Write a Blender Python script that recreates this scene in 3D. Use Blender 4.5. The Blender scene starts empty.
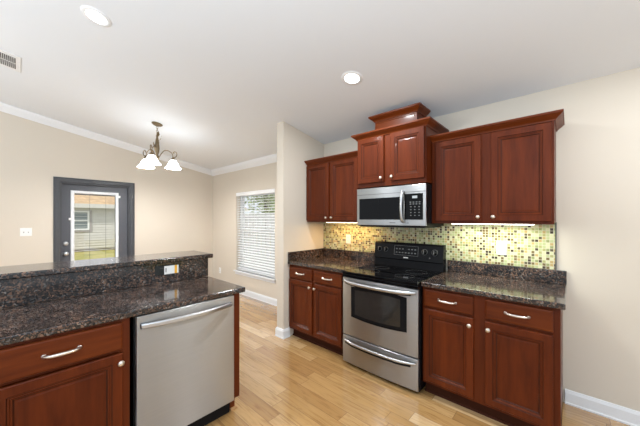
import bpy, bmesh, math, random
from mathutils import Vector, Matrix
random.seed(7)
PI = math.pi
scene = bpy.context.scene
C = scene.collection

# ------------------------------------------------------------------ camera
cam_d = bpy.data.cameras.new('camera')
cam = bpy.data.objects.new('camera', cam_d)
C.objects.link(cam)
cam.location = (0, 0, 1.42)
cam.rotation_euler = (PI/2, 0, math.radians(42.3))
cam_d.sensor_width = 36
cam_d.lens = 36*275/640
cam_d.shift_y = 6/640
cam_d.clip_start = 0.02
scene.camera = cam

# ------------------------------------------------------------------ world, sun, exposure
world = bpy.data.worlds.new('world')
scene.world = world
world.use_nodes = True
bg = world.node_tree.nodes['Background']
bg.inputs['Color'].default_value = (0.87, 0.935, 1.0, 1)
bg.inputs['Strength'].default_value = 0.72
sun_d = bpy.data.lights.new('sun', 'SUN')
sun_d.energy = 1.9
sun_d.angle = math.radians(3)
sun_d.color = (1, 0.96, 0.9)
sun = bpy.data.objects.new('sun', sun_d)
C.objects.link(sun)
sun.rotation_euler = Vector((-0.5, 0.6, -1.0)).to_track_quat('-Z', 'Y').to_euler()
vs = scene.view_settings
vs.view_transform = 'Standard'
vs.look = 'None'
vs.gamma = 1
vs.use_curve_mapping = False
vs.exposure = 0.66
CAN_POWER = 14
def fill_light(loc, power):        # added unseen soft fill lights behind the camera, brightening the ceiling
    fl = bpy.data.lights.new('ceiling_fill', 'AREA')
    fl.shape = 'DISK'; fl.size = 1.6; fl.energy = power; fl.color = (0.70, 0.85, 1.0)
    flo = bpy.data.objects.new('ceiling_fill', fl)
    C.objects.link(flo)
    flo.location = loc
    flo.rotation_euler = (PI, 0, 0)
fill_light((0.5, -1.5, 1.4), 150)
fill_light((-3.4, -2.1, 1.0), 30)

# ------------------------------------------------------------------ material helpers
class G:
    """small helper to write shader node graphs"""
    def __init__(s, name):
        s.m = bpy.data.materials.new(name)
        s.m.use_nodes = True
        s.nt = s.m.node_tree
        s.p = s.nt.nodes['Principled BSDF']
        s.out = s.nt.nodes['Material Output']
    def n(s, t, **kw):
        nd = s.nt.nodes.new(t)
        for k, v in kw.items():
            setattr(nd, k, v)
        return nd
    def l(s, a, b):
        s.nt.links.new(a, b)
    def set(s, nd, key, v):
        if hasattr(v, 'is_linked'):
            s.l(v, nd.inputs[key])
        else:
            nd.inputs[key].default_value = v
    def math(s, op, a, b=None, c=None):
        nd = s.n('ShaderNodeMath', operation=op)
        s.set(nd, 0, a)
        if b is not None: s.set(nd, 1, b)
        if c is not None: s.set(nd, 2, c)
        return nd.outputs[0]
    def coord(s, which='Object', scale=(1, 1, 1), loc=(0, 0, 0)):
        tc = s.n('ShaderNodeTexCoord')
        mp = s.n('ShaderNodeMapping')
        mp.inputs['Scale'].default_value = scale
        mp.inputs['Location'].default_value = loc
        s.l(tc.outputs[which], mp.inputs['Vector'])
        return mp.outputs['Vector']
    def noise(s, vec, scale=5, detail=3, rough=0.5, dist=0):
        nd = s.n('ShaderNodeTexNoise')
        nd.inputs['Scale'].default_value = scale
        nd.inputs['Detail'].default_value = detail
        nd.inputs['Roughness'].default_value = rough
        nd.inputs['Distortion'].default_value = dist
        s.l(vec, nd.inputs['Vector'])
        return nd.outputs[0]
    def ramp(s, fac, stops, interp='LINEAR'):
        nd = s.n('ShaderNodeValToRGB')
        cr = nd.color_ramp
        cr.interpolation = interp
        while len(cr.elements) > 1:
            cr.elements.remove(cr.elements[-1])
        for i, (pos, col) in enumerate(stops):
            e = cr.elements[0] if i == 0 else cr.elements.new(pos)
            e.position = pos
            e.color = (*col, 1)
        s.l(fac, nd.inputs['Fac'])
        return nd.outputs['Color']
    def mix(s, fac, a, b, blend='MIX'):
        nd = s.n('ShaderNodeMix', data_type='RGBA', blend_type=blend)
        s.set(nd, 0, fac)
        for i, v in ((6, a), (7, b)):
            if hasattr(v, 'is_linked'): s.l(v, nd.inputs[i])
            else: nd.inputs[i].default_value = (*v, 1)
        return nd.outputs[2]
    def base(s, v):
        if hasattr(v, 'is_linked'): s.l(v, s.p.inputs['Base Color'])
        else: s.p.inputs['Base Color'].default_value = (*v, 1)
    def prop(s, **kw):
        names = dict(rough='Roughness', metal='Metallic', coat='Coat Weight', coatr='Coat Roughness', spec='Specular IOR Level',
                     aniso='Anisotropic', emit='Emission Strength', ior='IOR')
        for k, v in kw.items():
            s.set(s.p, names[k], v)
    def bump(s, height, strength=0.3, dist=0.002):
        nd = s.n('ShaderNodeBump')
        nd.inputs['Strength'].default_value = strength
        nd.inputs['Distance'].default_value = dist
        s.l(height, nd.inputs['Height'])
        s.l(nd.outputs[0], s.p.inputs['Normal'])

def plain(name, col, rough=0.5, metal=0.0, var=0.05, scale=30, **kw):
    g = G(name)
    v = g.coord()
    f = g.noise(v, scale, 3)
    a = tuple(max(0, c*(1-var)) for c in col)
    b = tuple(min(1, c*(1+var)) for c in col)
    g.base(g.ramp(f, [(0.3, a), (0.7, b)]))
    g.prop(rough=rough, metal=metal, **kw)
    return g.m

def paint(name, col, rough=0.6, bump=0.08):
    g = G(name)
    v = g.coord('Object')
    f = g.noise(v, 1.2, 2)
    g.base(g.ramp(f, [(0.3, tuple(c*0.985 for c in col)), (0.7, col)]))
    g.prop(rough=rough, spec=0.3)
    g.bump(g.noise(v, 160, 2), bump, 0.002)
    return g.m

def wood(name, dark, light, scale, rough=0.36, coat=0.06):
    g = G(name)
    v = g.coord('Object', scale)
    f1 = g.noise(v, 1.0, 5, 0.6, 0.6)
    f2 = g.noise(v, 6.0, 3, 0.6)
    f = g.math('ADD', g.math('MULTIPLY', f1, 0.7), g.math('MULTIPLY', f2, 0.3))
    g.base(g.ramp(f, [(0.3, dark), (0.7, light)]))
    g.prop(rough=rough, coat=coat, coatr=0.10, spec=0.16)
    return g.m

def emissive(name, col, strength, base=(0.9, 0.9, 0.88)):
    g = G(name)
    g.base(base)
    g.p.inputs['Emission Color'].default_value = (*col, 1)
    g.prop(emit=strength, rough=0.4)
    return g.m

def steel(name, val=0.6, rough=0.3, aniso=0.0, brush=(2, 2, 260)):
    g = G(name)
    v = g.coord('Object', brush)
    f = g.noise(v, 1.0, 3)
    g.base(g.ramp(f, [(0.3, (val*0.95, val*0.96, val*0.97)), (0.7, (val*1.01, val*1.02, val*1.035))]))
    g.prop(metal=1, rough=rough)
    if aniso:
        t = g.n('ShaderNodeTangent', direction_type='RADIAL', axis='X')
        g.l(t.outputs[0], g.p.inputs['Tangent'])
        g.prop(aniso=aniso)
    g.bump(f, 0.04, 0.001)
    return g.m

def glass(name, gloss=0.06, tint=(1, 1, 1)):
    g = G(name)
    tr = g.n('ShaderNodeBsdfTransparent')
    tr.inputs[0].default_value = (*tint, 1)
    gl = g.n('ShaderNodeBsdfGlossy')
    gl.inputs['Roughness'].default_value = 0.02
    mx = g.n('ShaderNodeMixShader')
    mx.inputs[0].default_value = gloss
    g.l(tr.outputs[0], mx.inputs[1])
    g.l(gl.outputs[0], mx.inputs[2])
    g.l(mx.outputs[0], g.out.inputs['Surface'])
    return g.m

def granite_mat(name):
    g = G(name)
    v = g.coord('Object')
    vo = g.n('ShaderNodeTexVoronoi')
    vo.inputs['Scale'].default_value = 120
    warp = g.n('ShaderNodeVectorMath', operation='ADD')
    nz = g.n('ShaderNodeTexNoise')
    nz.inputs['Scale'].default_value = 40
    g.l(v, nz.inputs['Vector'])
    sc = g.n('ShaderNodeVectorMath', operation='SCALE')
    sc.inputs['Scale'].default_value = 0.03
    g.l(nz.outputs['Color'], sc.inputs[0])
    g.l(v, warp.inputs[0]); g.l(sc.outputs[0], warp.inputs[1])
    g.l(warp.outputs[0], vo.inputs['Vector'])
    sep = g.n('ShaderNodeSeparateColor')
    g.l(vo.outputs['Color'], sep.inputs[0])
    col = g.ramp(sep.outputs[0], [(0.0, (0.010, 0.010, 0.011)), (0.30, (0.026, 0.021, 0.019)), (0.50, (0.056, 0.038, 0.030)),
                                  (0.66, (0.120, 0.068, 0.046)), (0.80, (0.20, 0.115, 0.078)), (0.91, (0.10, 0.10, 0.10)), (0.97, (0.22, 0.19, 0.17))], 'CONSTANT')
    f = g.noise(v, 9, 3)
    dark = g.ramp(f, [(0.35, (0.45, 0.45, 0.47)), (0.65, (1.15, 1.1, 1.05))])
    g.base(g.mix(1.0, col, dark, 'MULTIPLY'))
    g.prop(rough=0.14, spec=0.4, coat=0.35, coatr=0.03)
    return g.m

def mosaic_mat(name):
    g = G(name)
    tc = g.n('ShaderNodeTexCoord')
    sx = g.n('ShaderNodeSeparateXYZ')
    g.l(tc.outputs['Object'], sx.inputs[0])
    P = 0.0235
    u = g.math('DIVIDE', sx.outputs[0], P)
    w = g.math('DIVIDE', sx.outputs[2], P)
    cu, cw = g.math('FLOOR', u), g.math('FLOOR', w)
    cb = g.n('ShaderNodeCombineXYZ')
    g.l(cu, cb.inputs[0]); g.l(cw, cb.inputs[1])
    wn = g.n('ShaderNodeTexWhiteNoise', noise_dimensions='2D')
    g.l(cb.outputs[0], wn.inputs['Vector'])
    tile = g.ramp(wn.outputs['Value'], [(0.0, (0.42, 0.46, 0.24)), (0.24, (0.58, 0.58, 0.36)), (0.42, (0.36, 0.35, 0.15)), (0.56, (0.46, 0.33, 0.14)),
                                        (0.68, (0.27, 0.30, 0.13)), (0.77, (0.17, 0.12, 0.05)), (0.86, (0.055, 0.038, 0.025)), (0.94, (0.11, 0.09, 0.05))], 'CONSTANT')
    fu, fw = g.math('FRACT', u), g.math('FRACT', w)
    def edge(f):
        return g.math('MINIMUM', f, g.math('SUBTRACT', 1.0, f))
    e = g.math('MINIMUM', edge(fu), edge(fw))
    mask = g.math('GREATER_THAN', e, 0.075)
    g.base(g.mix(mask, (0.58, 0.53, 0.38), tile))
    g.prop(rough=g.math('SUBTRACT', 0.75, g.math('MULTIPLY', mask, 0.62)))
    sm = g.n('ShaderNodeMapRange')
    sm.inputs['From Max'].default_value = 0.14
    g.l(e, sm.inputs['Value'])
    g.bump(sm.outputs[0], 0.5, 0.002)
    return g.m

def plank_mat(name):
    g = G(name)
    tc = g.n('ShaderNodeTexCoord')
    sx = g.n('ShaderNodeSeparateXYZ')
    g.l(tc.outputs['Object'], sx.inputs[0])
    W, L = 0.112, 0.78
    v = g.math('DIVIDE', g.math('ADD', sx.outputs[1], -1.74), W)
    row = g.math('FLOOR', v)
    w1 = g.n('ShaderNodeTexWhiteNoise', noise_dimensions='1D')
    g.l(row, w1.inputs['W'])
    u = g.math('ADD', g.math('DIVIDE', sx.outputs[0], L), g.math('MULTIPLY', w1.outputs['Value'], 7.3))
    col = g.math('FLOOR', u)
    cb = g.n('ShaderNodeCombineXYZ')
    g.l(row, cb.inputs[0]); g.l(col, cb.inputs[1])
    w2 = g.n('ShaderNodeTexWhiteNoise', noise_dimensions='2D')
    g.l(cb.outputs[0], w2.inputs['Vector'])
    tone = g.ramp(w2.outputs['Value'], [(0.0, (0.33, 0.175, 0.062)), (0.3, (0.41, 0.23, 0.085)), (0.6, (0.47, 0.275, 0.105)), (0.9, (0.53, 0.33, 0.145)), (1.0, (0.62, 0.42, 0.22))])
    # grain, shifted per board
    cmb = g.n('ShaderNodeCombineXYZ')
    g.l(g.math('MULTIPLY', sx.outputs[0], 2.2), cmb.inputs[0])
    g.l(g.math('MULTIPLY', sx.outputs[1], 26.0), cmb.inputs[1])
    g.l(g.math('MULTIPLY', w2.outputs['Value'], 37.0), cmb.inputs[2])
    gr = g.noise(cmb.outputs[0], 1.6, 5, 0.6, 0.8)
    grain = g.ramp(gr, [(0.28, (0.60, 0.50, 0.40)), (0.5, (1, 1, 1)), (0.75, (1.12, 1.10, 1.06))])
    c = g.mix(0.85, tone, grain, 'MULTIPLY')
    kn = g.noise(g.coord('Object', (3, 9, 1)), 2.4, 2)
    c = g.mix(g.ramp(kn, [(0.66, (0, 0, 0)), (0.76, (0.55, 0.55, 0.55))]), c, (0.25, 0.13, 0.05))
    fv = g.math('FRACT', v); fu = g.math('FRACT', u)
    ev = g.math('MINIMUM', fv, g.math('SUBTRACT', 1.0, fv))
    eu = g.math('MULTIPLY', g.math('MINIMUM', fu, g.math('SUBTRACT', 1.0, fu)), L/W)
    e = g.math('MINIMUM', ev, eu)
    mr = g.n('ShaderNodeMapRange')
    mr.inputs['From Max'].default_value = 0.022
    g.l(e, mr.inputs['Value'])
    g.base(g.mix(mr.outputs[0], (0.17, 0.09, 0.04), c))
    g.prop(rough=0.20, coat=1.0, coatr=0.05, spec=0.6)
    mr2 = g.n('ShaderNodeMapRange')
    mr2.inputs['From Max'].default_value = 0.05
    g.l(e, mr2.inputs['Value'])
    g.prop(coat=1.0)
    g.bump(g.math('ADD', mr2.outputs[0], g.math('MULTIPLY', gr, 0.25)), 0.25, 0.0015)
    return g.m

M = {}
M['wall'] = paint('beige_wall_paint', (0.68, 0.612, 0.515))
M['ceiling'] = paint('ceiling_paint', (0.765, 0.79, 0.815), 0.7, 0.12)
M['trim'] = paint('white_trim_paint', (0.81, 0.82, 0.83), 0.35, 0.02)
M['floor'] = plank_mat('oak_planks')
M['granite'] = granite_mat('speckled_brown_granite')
M['mosaic'] = mosaic_mat('glass_mosaic')
M['cherry_v'] = wood('cherry_upright_grain', (0.062, 0.0095, 0.0020), (0.146, 0.0270, 0.0046), (9, 9, 0.9))
M['cherry_h'] = wood('cherry_level_grain', (0.076, 0.0125, 0.0024), (0.172, 0.0355, 0.0058), (0.9, 9, 9))
M['groove'] = wood('cherry_dark_groove', (0.030, 0.006, 0.002), (0.06, 0.012, 0.003), (9, 9, 0.9))
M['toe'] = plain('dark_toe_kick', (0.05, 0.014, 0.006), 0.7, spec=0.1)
M['shoe'] = wood('oak_shoe_mould', (0.35, 0.18, 0.07), (0.5, 0.28, 0.12), (2, 2, 2))
M['nickel'] = plain('satin_nickel', (0.78, 0.72, 0.64), 0.28, 1)
M['chrome'] = plain('satin_chrome', (0.85, 0.85, 0.85), 0.35, 1)
M['steel'] = steel('brushed_stainless', 0.42, 0.32, 0.9)
M['steel_dw'] = steel('brushed_stainless_door', 0.43, 0.30, 0.97)
M['steel_bright'] = steel('polished_stainless', 0.60, 0.30)
M['black'] = plain('black_enamel', (0.008, 0.008, 0.009), 0.25, spec=0.12)
M['blackglass'] = plain('black_glass', (0.003, 0.003, 0.0035), 0.06, spec=0.16)
M['ovenglass'] = plain('oven_window_glass', (0.028, 0.025, 0.022), 0.08, spec=0.6)
M['burner'] = plain('burner_ring_print', (0.11, 0.11, 0.11), 0.2)
M['greyprint'] = plain('grey_print', (0.13, 0.13, 0.13), 0.4)
M['whiteprint'] = plain('white_print', (0.75, 0.75, 0.75), 0.4)
M['plate'] = plain('white_plastic', (0.85, 0.85, 0.83), 0.35, var=0.02)
M['slot'] = plain('dark_slot', (0.10, 0.095, 0.09), 0.6)
M['blackplate'] = plain('black_plastic', (0.012, 0.015, 0.014), 0.4)
M['orange'] = plain('orange_stripe', (0.9, 0.45, 0.03), 0.5)
M['doorpaint'] = paint('charcoal_door_paint', (0.088, 0.092, 0.105), 0.4, 0.02)
M['casing'] = paint('charcoal_casing_paint', (0.07, 0.073, 0.08), 0.4, 0.02)
M['bronze'] = plain('antique_bronze', (0.19, 0.14, 0.085), 0.42, 1, 0.3, 60)
M['shade'] = emissive('lit_alabaster_glass', (0.91, 0.96, 1.0), 7.5)
M['lens'] = emissive('lit_lens', (1.0, 0.97, 0.92), 6)
M['bar_warm'] = emissive('lit_warm_diffuser', (1.0, 0.80, 0.48), 4)
M['bar_cool'] = emissive('lit_cool_diffuser', (1.0, 0.98, 0.84), 4)
M['vent'] = plain('white_vent_enamel', (0.78, 0.78, 0.77), 0.4)
M['slat'] = plain('white_blind_slat', (0.88, 0.88, 0.87), 0.4, var=0.02)
M['glass'] = glass('window_glass')
M['siding'] = plain('pale_siding', (0.62, 0.60, 0.55), 0.6, var=0.04, scale=6)
M['shingle'] = None
M['lawn'] = None
M['fence'] = plain('white_fence_board', (0.50, 0.50, 0.50), 0.5, var=0.05, scale=8)
M['leaf'] = plain('tree_leaf', (0.30, 0.38, 0.17), 0.6, var=0.5, scale=3)
M['bark'] = plain('tree_bark', (0.10, 0.075, 0.05), 0.9, var=0.4, scale=12)
def _shingle():
    g = G('tan_shingles')
    v = g.coord('Object', (1, 1, 1))
    b = g.n('ShaderNodeTexBrick')
    b.inputs['Scale'].default_value = 1
    b.inputs['Brick Width'].default_value = 0.32
    b.inputs['Row Height'].default_value = 0.14
    b.inputs['Mortar Size'].default_value = 0.006
    b.inputs['Color1'].default_value = (0.56, 0.36, 0.17, 1)
    b.inputs['Color2'].default_value = (0.38, 0.23, 0.10, 1)
    b.inputs['Mortar'].default_value = (0.2, 0.12, 0.06, 1)
    g.l(v, b.inputs['Vector'])
    g.base(g.mix(0.5, b.outputs['Color'], g.ramp(g.noise(v, 2.5, 4), [(0.3, (0.36, 0.23, 0.11)), (0.7, (0.66, 0.46, 0.25))])))
    g.prop(rough=0.9)
    return g.m
M['shingle'] = _shingle()
def _lawn():
    g = G('dry_grass')
    v = g.coord('Object')
    f = g.noise(v, 1.4, 6, 0.65)
    g.base(g.ramp(f, [(0.3, (0.24, 0.25, 0.06)), (0.5, (0.40, 0.36, 0.11)), (0.7, (0.52, 0.44, 0.18))]))
    g.prop(rough=0.95)
    g.bump(g.noise(v, 60, 3), 0.6, 0.03)
    return g.m
M['lawn'] = _lawn()

# ------------------------------------------------------------------ mesh helpers
class MB:
    def __init__(s):
        s.bm = bmesh.new()
        s.smooth = []
    def box(s, x0, x1, y0, y1, z0, z1, bev=0.0, seg=2):
        bm = s.bm
        vs = [bm.verts.new((x, y, z)) for x in (x0, x1) for y in (y0, y1) for z in (z0, z1)]
        fs = [bm.faces.new([vs[i] for i in q]) for q in ((0, 1, 3, 2), (4, 6, 7, 5), (0, 4, 5, 1), (2, 3, 7, 6), (0, 2, 6, 4), (1, 5, 7, 3))]
        if bev:
            es = list({e for f in fs for e in f.edges})
            bmesh.ops.bevel(bm, geom=es, offset=bev, segments=seg, affect='EDGES', profile=0.5)
        return s
    def poly(s, pts, vec):
        """prism: polygon pts (3D) extruded by vec"""
        bm = s.bm
        a = [bm.verts.new(p) for p in pts]
        v = Vector(vec)
        b = [bm.verts.new(Vector(p)+v) for p in pts]
        bm.faces.new(a); bm.faces.new(b[::-1])
        n = len(pts)
        for i in range(n):
            bm.faces.new((a[i], b[i], b[(i+1) % n], a[(i+1) % n]))
        return s
    def loft(s, loops, cap=True, closed=True, smooth=False):
        bm = s.bm
        L = [[bm.verts.new(p) for p in lp] for lp in loops]
        for A, B in zip(L, L[1:]):
            n = len(A)
            for i in range(n if closed else n-1):
                f = bm.faces.new((A[i], A[(i+1) % n], B[(i+1) % n], B[i]))
                f.smooth = smooth
        if cap:
            bm.faces.new(L[0][::-1]); bm.faces.new(L[-1])
        return s
    def rings(s, x0, x1, z0, z1, rings):
        """panel facing -y made of nested rectangles (inset, y)"""
        return s.loft([[(x0+i, y, z0+i), (x1-i, y, z0+i), (x1-i, y, z1-i), (x0+i, y, z1-i)] for i, y in rings])
    def sweep(s, path, prof):
        """sweep profile (out, z) along a level 2D path; out is to the right of travel"""
        n = len(path)
        loops = []
        for i, p in enumerate(path):
            p = Vector(p)
            ns = []
            if i > 0:
                d = (p-Vector(path[i-1])).normalized(); ns.append(Vector((d.y, -d.x)))
            if i < n-1:
                d = (Vector(path[i+1])-p).normalized(); ns.append(Vector((d.y, -d.x)))
            if len(ns) == 2:
                m = (ns[0]+ns[1]).normalized(); m = m/m.dot(ns[0])
            else:
                m = ns[0]
            loops.append([(p.x+m.x*o, p.y+m.y*o, z) for o, z in prof])
        return s.loft(loops)
    def lathe(s, prof, seg=24, M4=None, cap=False, smooth=True):
        """profile (r, z) around z, optional matrix"""
        loops = []
        for r, z in prof:
            lp = []
            for k in range(seg):
                a = 2*PI*k/seg
                p = Vector((max(r, 1e-4)*math.cos(a), max(r, 1e-4)*math.sin(a), z))
                lp.append(M4 @ p if M4 else p)
            loops.append(lp)
        return s.loft(loops, cap=cap, smooth=smooth)
    def tube(s, pts, rad, seg=10, flat=1.0):
        pts = [Vector(p) for p in pts]
        if not isinstance(rad, (list, tuple)): rad = [rad]*len(pts)
        t0 = (pts[1]-pts[0]).normalized()
        up = Vector((0, 0, 1)) if abs(t0.z) < 0.9 else Vector((1, 0, 0))
        nrm = (up - t0*up.dot(t0)).normalized()
        loops = []
        for i, p in enumerate(pts):
            a = pts[max(i-1, 0)]; b = pts[min(i+1, len(pts)-1)]
            t = (b-a).normalized()
            nrm = (nrm - t*nrm.dot(t)).normalized()
            bn = t.cross(nrm)
            loops.append([p + (nrm*math.cos(2*PI*k/seg) + bn*flat*math.sin(2*PI*k/seg))*rad[i] for k in range(seg)])
        return s.loft(loops, smooth=True)
    def ball(s, c, r, sc=(1, 1, 1), seg=12):
        prof = [(r*math.sin(PI*i/8), -r*math.cos(PI*i/8)) for i in range(9)]
        m = Matrix.Translation(c) @ Matrix.Diagonal((*sc, 1))
        return s.lathe(prof, seg, m, cap=True)
    def build(s, name, mat, parent=None):
        bmesh.ops.recalc_face_normals(s.bm, faces=s.bm.faces)
        me = bpy.data.meshes.new(name)
        s.bm.to_mesh(me); s.bm.free()
        mats = mat if isinstance(mat, (list, tuple)) else [mat]
        for m in mats: me.materials.append(m)
        o = bpy.data.objects.new(name, me)
        C.objects.link(o)
        if parent: o.parent = parent
        return o

def spline(pts, n=8):
    """Catmull-Rom through points"""
    pts = [Vector(p) for p in pts]
    P = [pts[0]*2-pts[1]] + pts + [pts[-1]*2-pts[-2]]
    out = []
    for i in range(1, len(P)-2):
        a, b, c, d = P[i-1:i+3]
        for k in range(n):
            t = k/n
            out.append(0.5*((2*b)+(c-a)*t+(2*a-5*b+4*c-d)*t*t+(3*b-a-3*c+d)*t**3))
    out.append(pts[-1])
    return out

def tag(o, label=None, cat=None, group=None, kind=None):
    if label: o['label'] = label
    if cat: o['category'] = cat
    if group: o['group'] = group
    if kind: o['kind'] = kind
    return o
def thing(name, loc, label, cat, rz=0, group=None, kind=None):
    o = bpy.data.objects.new(name, None)
    o.empty_display_size = 0.1
    C.objects.link(o)
    o.location = loc
    o.rotation_euler = (0, 0, rz)
    return tag(o, label, cat, group, kind)
def copy_tree(o, parent=None):
    c = o.copy()
    C.objects.link(c)
    if parent: c.parent = parent
    for ch in list(o.children): copy_tree(ch, c)
    return c

# ------------------------------------------------------------------ main dimensions
WY = 2.85            # wall behind the range
LX = -5.73           # wall with the exterior door
S = 0.178            # ceiling slope
def cz(y): return 2.453 + S*(WY-y)
YB, XR = -2.6, 2.6   # extent of the room behind and to the side of the camera
W1 = (-4.79, -3.60, 0.435, 1.925)    # window opening
SX0, SX1, SY = -2.64, -2.52, 2.124   # partition stub

# ================================================================== SETTING
tag(MB().box(LX-0.15, XR, YB, WY+0.15, -0.12, 0).build('floor', M['floor']), 'light oak plank floor', 'floor', kind='structure')
b = MB()
b.poly([(LX-0.15, WY+0.15, cz(WY+0.15)), (LX-0.15, YB, cz(YB)), (LX-0.15, YB, cz(YB)+0.15), (LX-0.15, WY+0.15, cz(WY+0.15)+0.15)], (XR-LX+0.15, 0, 0))
tag(b.build('ceiling', M['ceiling']), 'white sloped ceiling', 'ceiling', kind='structure')
# back wall with the window opening
b = MB()
x0, x1, z0, z1 = W1
T = 0.15
zt = cz(WY)
b.box(LX-T, x0, WY, WY+T, 0, zt); b.box(x1, XR, WY, WY+T, 0, zt)
b.box(x0, x1, WY, WY+T, 0, z0); b.box(x0, x1, WY, WY+T, z1, zt)
tag(b.build('wall_back', M['wall']), 'beige wall behind the range and the window', 'wall', kind='structure')
# left wall with the door opening
DY0, DY1, DZ = 0.43, 1.325, 1.985
b = MB()
def wpiece(ya, yb, za, zb=None):
    b.poly([(LX, ya, za), (LX, yb, za), (LX, yb, zb if zb else cz(yb)), (LX, ya, zb if zb else cz(ya))], (-T, 0, 0))
wpiece(YB, DY0, 0); wpiece(DY1, WY, 0); wpiece(DY0, DY1, DZ)
tag(b.build('wall_left', M['wall']), 'beige dining wall with the charcoal door', 'wall', kind='structure')
# stub partition beside the left cabinets
b = MB()
b.poly([(SX0, SY, 0), (SX0, WY, 0), (SX0, WY, cz(WY)), (SX0, SY, cz(SY))], (SX1-SX0, 0, 0))
tag(b.build('wall_partition', M['wall']), 'beige stub wall beside the left cabinets', 'wall', kind='structure')
# half wall carrying the raised bar
tag(MB().box(-2.53, -2.40, -1.2, 1.125, 0, 1.075).build('wall_peninsula', M['wall']), 'half wall under the raised bar', 'wall', kind='structure')

# crown on the dining walls
b = MB()
cp = [(0, 0), (0.012, 0), (0.022, 0.02), (0.06, 0.06), (0.075, 0.085), (0.075, 0.104), (0, 0.104)]
ch = 0.102
b.loft([[(LX+o, y, cz(y+0)-ch+z) for o, z in cp] for y in (YB, WY)])
tag(b.build('trim_1', M['trim']), 'white crown moulding along the dining wall', 'trim', kind='structure')
b = MB()
b.loft([[(x, WY-o, cz(WY)-ch+z+(S*o if z > 0.08 else 0)) for o, z in cp] for x in (LX, SX0)])
tag(b.build('trim_2', M['trim']), 'white crown moulding above the window', 'trim', kind='structure')
# baseboards
bp = [(0, 0), (0.018, 0), (0.018, 0.012), (0.014, 0.016), (0.014, 0.085), (0.009, 0.098), (0.006, 0.108), (0, 0.108)]
def bboard(name, path, label):
    tag(MB().sweep(path, bp).build(name, M['trim']), label, 'baseboard', kind='structure')
bboard('baseboard_back', [(LX, WY), (SX0, WY)], 'white baseboard under the window')
bboard('baseboard_left', [(LX, DY1+0.075), (LX, WY)], 'white baseboard on the dining wall beyond the door')
bboard('baseboard_near', [(LX, YB), (LX, DY0-0.075)], 'white baseboard on the dining wall before the door')
bboard('baseboard_right', [(-0.03, WY), (XR, WY)], 'white baseboard right of the kitchen cabinets')
bboard('baseboard_partition', [(SX0, WY), (SX0, SY), (SX1, SY), (SX1, 2.215)], 'white baseboard around the stub wall end')

# ------------------------------------------------------------------ window
win = thing('window_1', ((x0+x1)/2, WY, z0), 'white double hung window behind blinds', 'window', kind='structure')
hw = (x1-x0)/2; hh = z1-z0
def frame_bars(b, xa, xb, za, zb, w, ya, yb):
    b.box(xa, xa+w, ya, yb, za, zb); b.box(xb-w, xb, ya, yb, za, zb)
    b.box(xa+w, xb-w, ya, yb, za, za+w); b.box(xa+w, xb-w, ya, yb, zb-w, zb)
b = MB(); frame_bars(b, -hw, hw, 0, hh, 0.035, 0.085, 0.148); b.build('window_frame', M['trim'], win)
b = MB(); frame_bars(b, -hw+0.035, hw-0.035, 0.035, hh*0.53, 0.04, 0.09, 0.115)
sa = b.build('sash', M['trim'], win)
MB().box(-hw+0.075, hw-0.075, 0.100, 0.104, 0.075, hh*0.53-0.04).build('pane', M['glass'], sa)
b = MB(); frame_bars(b, -hw+0.035, hw-0.035, hh*0.53-0.04, hh-0.035, 0.04, 0.118, 0.143)
sa = b.build('sash', M['trim'], win)
MB().box(-hw+0.075, hw-0.075, 0.128, 0.132, hh*0.53, hh-0.075).build('pane', M['glass'], sa)
b = MB()
b.box(-hw-0.035, hw+0.035, -0.045, 0.085, -0.025, 0.0, 0.005)
b.box(-hw-0.015, hw+0.015, -0.016, 0.0, -0.075, -0.025, 0.003)
b.build('window_sill', M['trim'], win)

# ------------------------------------------------------------------ exterior door
dr = thing('door_1', (LX, DY0, 0), 'charcoal exterior door with a glass light in the dining wall', 'door', kind='structure')
dw, dh = DY1-DY0, DZ
b = MB()
cs = [(0, 0.0), (0.016, 0.0), (0.020, 0.01), (0.020, 0.05), (0.012, 0.062), (0.012, 0.072), (0, 0.072)]   # (out from wall, away from opening)
loops = []
for (y, z, sy, sz) in ((0, 0, -1, 0), (0, dh, -1, 1), (dw, dh, 1, 1), (dw, 0, 1, 0)):
    loops.append([(o, y+sy*a, z+sz*a) for o, a in cs])
b.loft(loops)
b.build('casing', M['casing'], dr)
b = MB()
b.box(-0.149, 0.0, 0, 0.02, 0, dh); b.box(-0.149, 0, dw-0.02, dw, 0, dh); b.box(-0.149, 0, 0.02, dw-0.02, dh-0.02, dh)
b.build('jamb', M['casing'], dr)
# slab built around its glazed opening
gy0, gy1, gz0, gz1 = 0.60-DY0, 1.13-DY0, 0.30, 1.825
b = MB()
b.box(-0.10, -0.055, 0.02, gy0, 0.01, dh-0.02); b.box(-0.10, -0.055, gy1, dw-0.02, 0.01, dh-0.02)
b.box(-0.10, -0.055, gy0, gy1, 0.01, gz0); b.box(-0.10, -0.055, gy0, gy1, gz1, dh-0.02)
slab = b.build('door_slab', M['doorpaint'], dr)
b = MB()
fr = [(0.0, -0.102), (0.0, -0.049), (0.012, -0.040), (0.040, -0.040), (0.046, -0.046), (0.046, -0.102)]   # (outward, x)
fr = [(-0.0, -0.085), (-0.0, -0.048), (0.006, -0.040), (0.036, -0.040), (0.044, -0.05), (0.044, -0.056), (-0.0, -0.056)]
loops = []
for (y, z, sy, sz) in ((gy0, gz0, -1, -1), (gy0, gz1, -1, 1), (gy1, gz1, 1, 1), (gy1, gz0, 1, -1), (gy0, gz0, -1, -1)):
    loops.append([(x, y+sy*o, z+sz*o) for o, x in fr[:6]])
b.loft(loops, cap=False)
lf = b.build('glass_frame', M['trim'], dr)
MB().box(-0.080, -0.076, gy0, gy1, gz0, gz1).build('pane', M['glass'], lf)
MB().box(-0.073, -0.060, gy0+0.005, gy1-0.005, gz1-0.02, gz1-0.002).build('raised_blind', M['slot'], lf)
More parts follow.
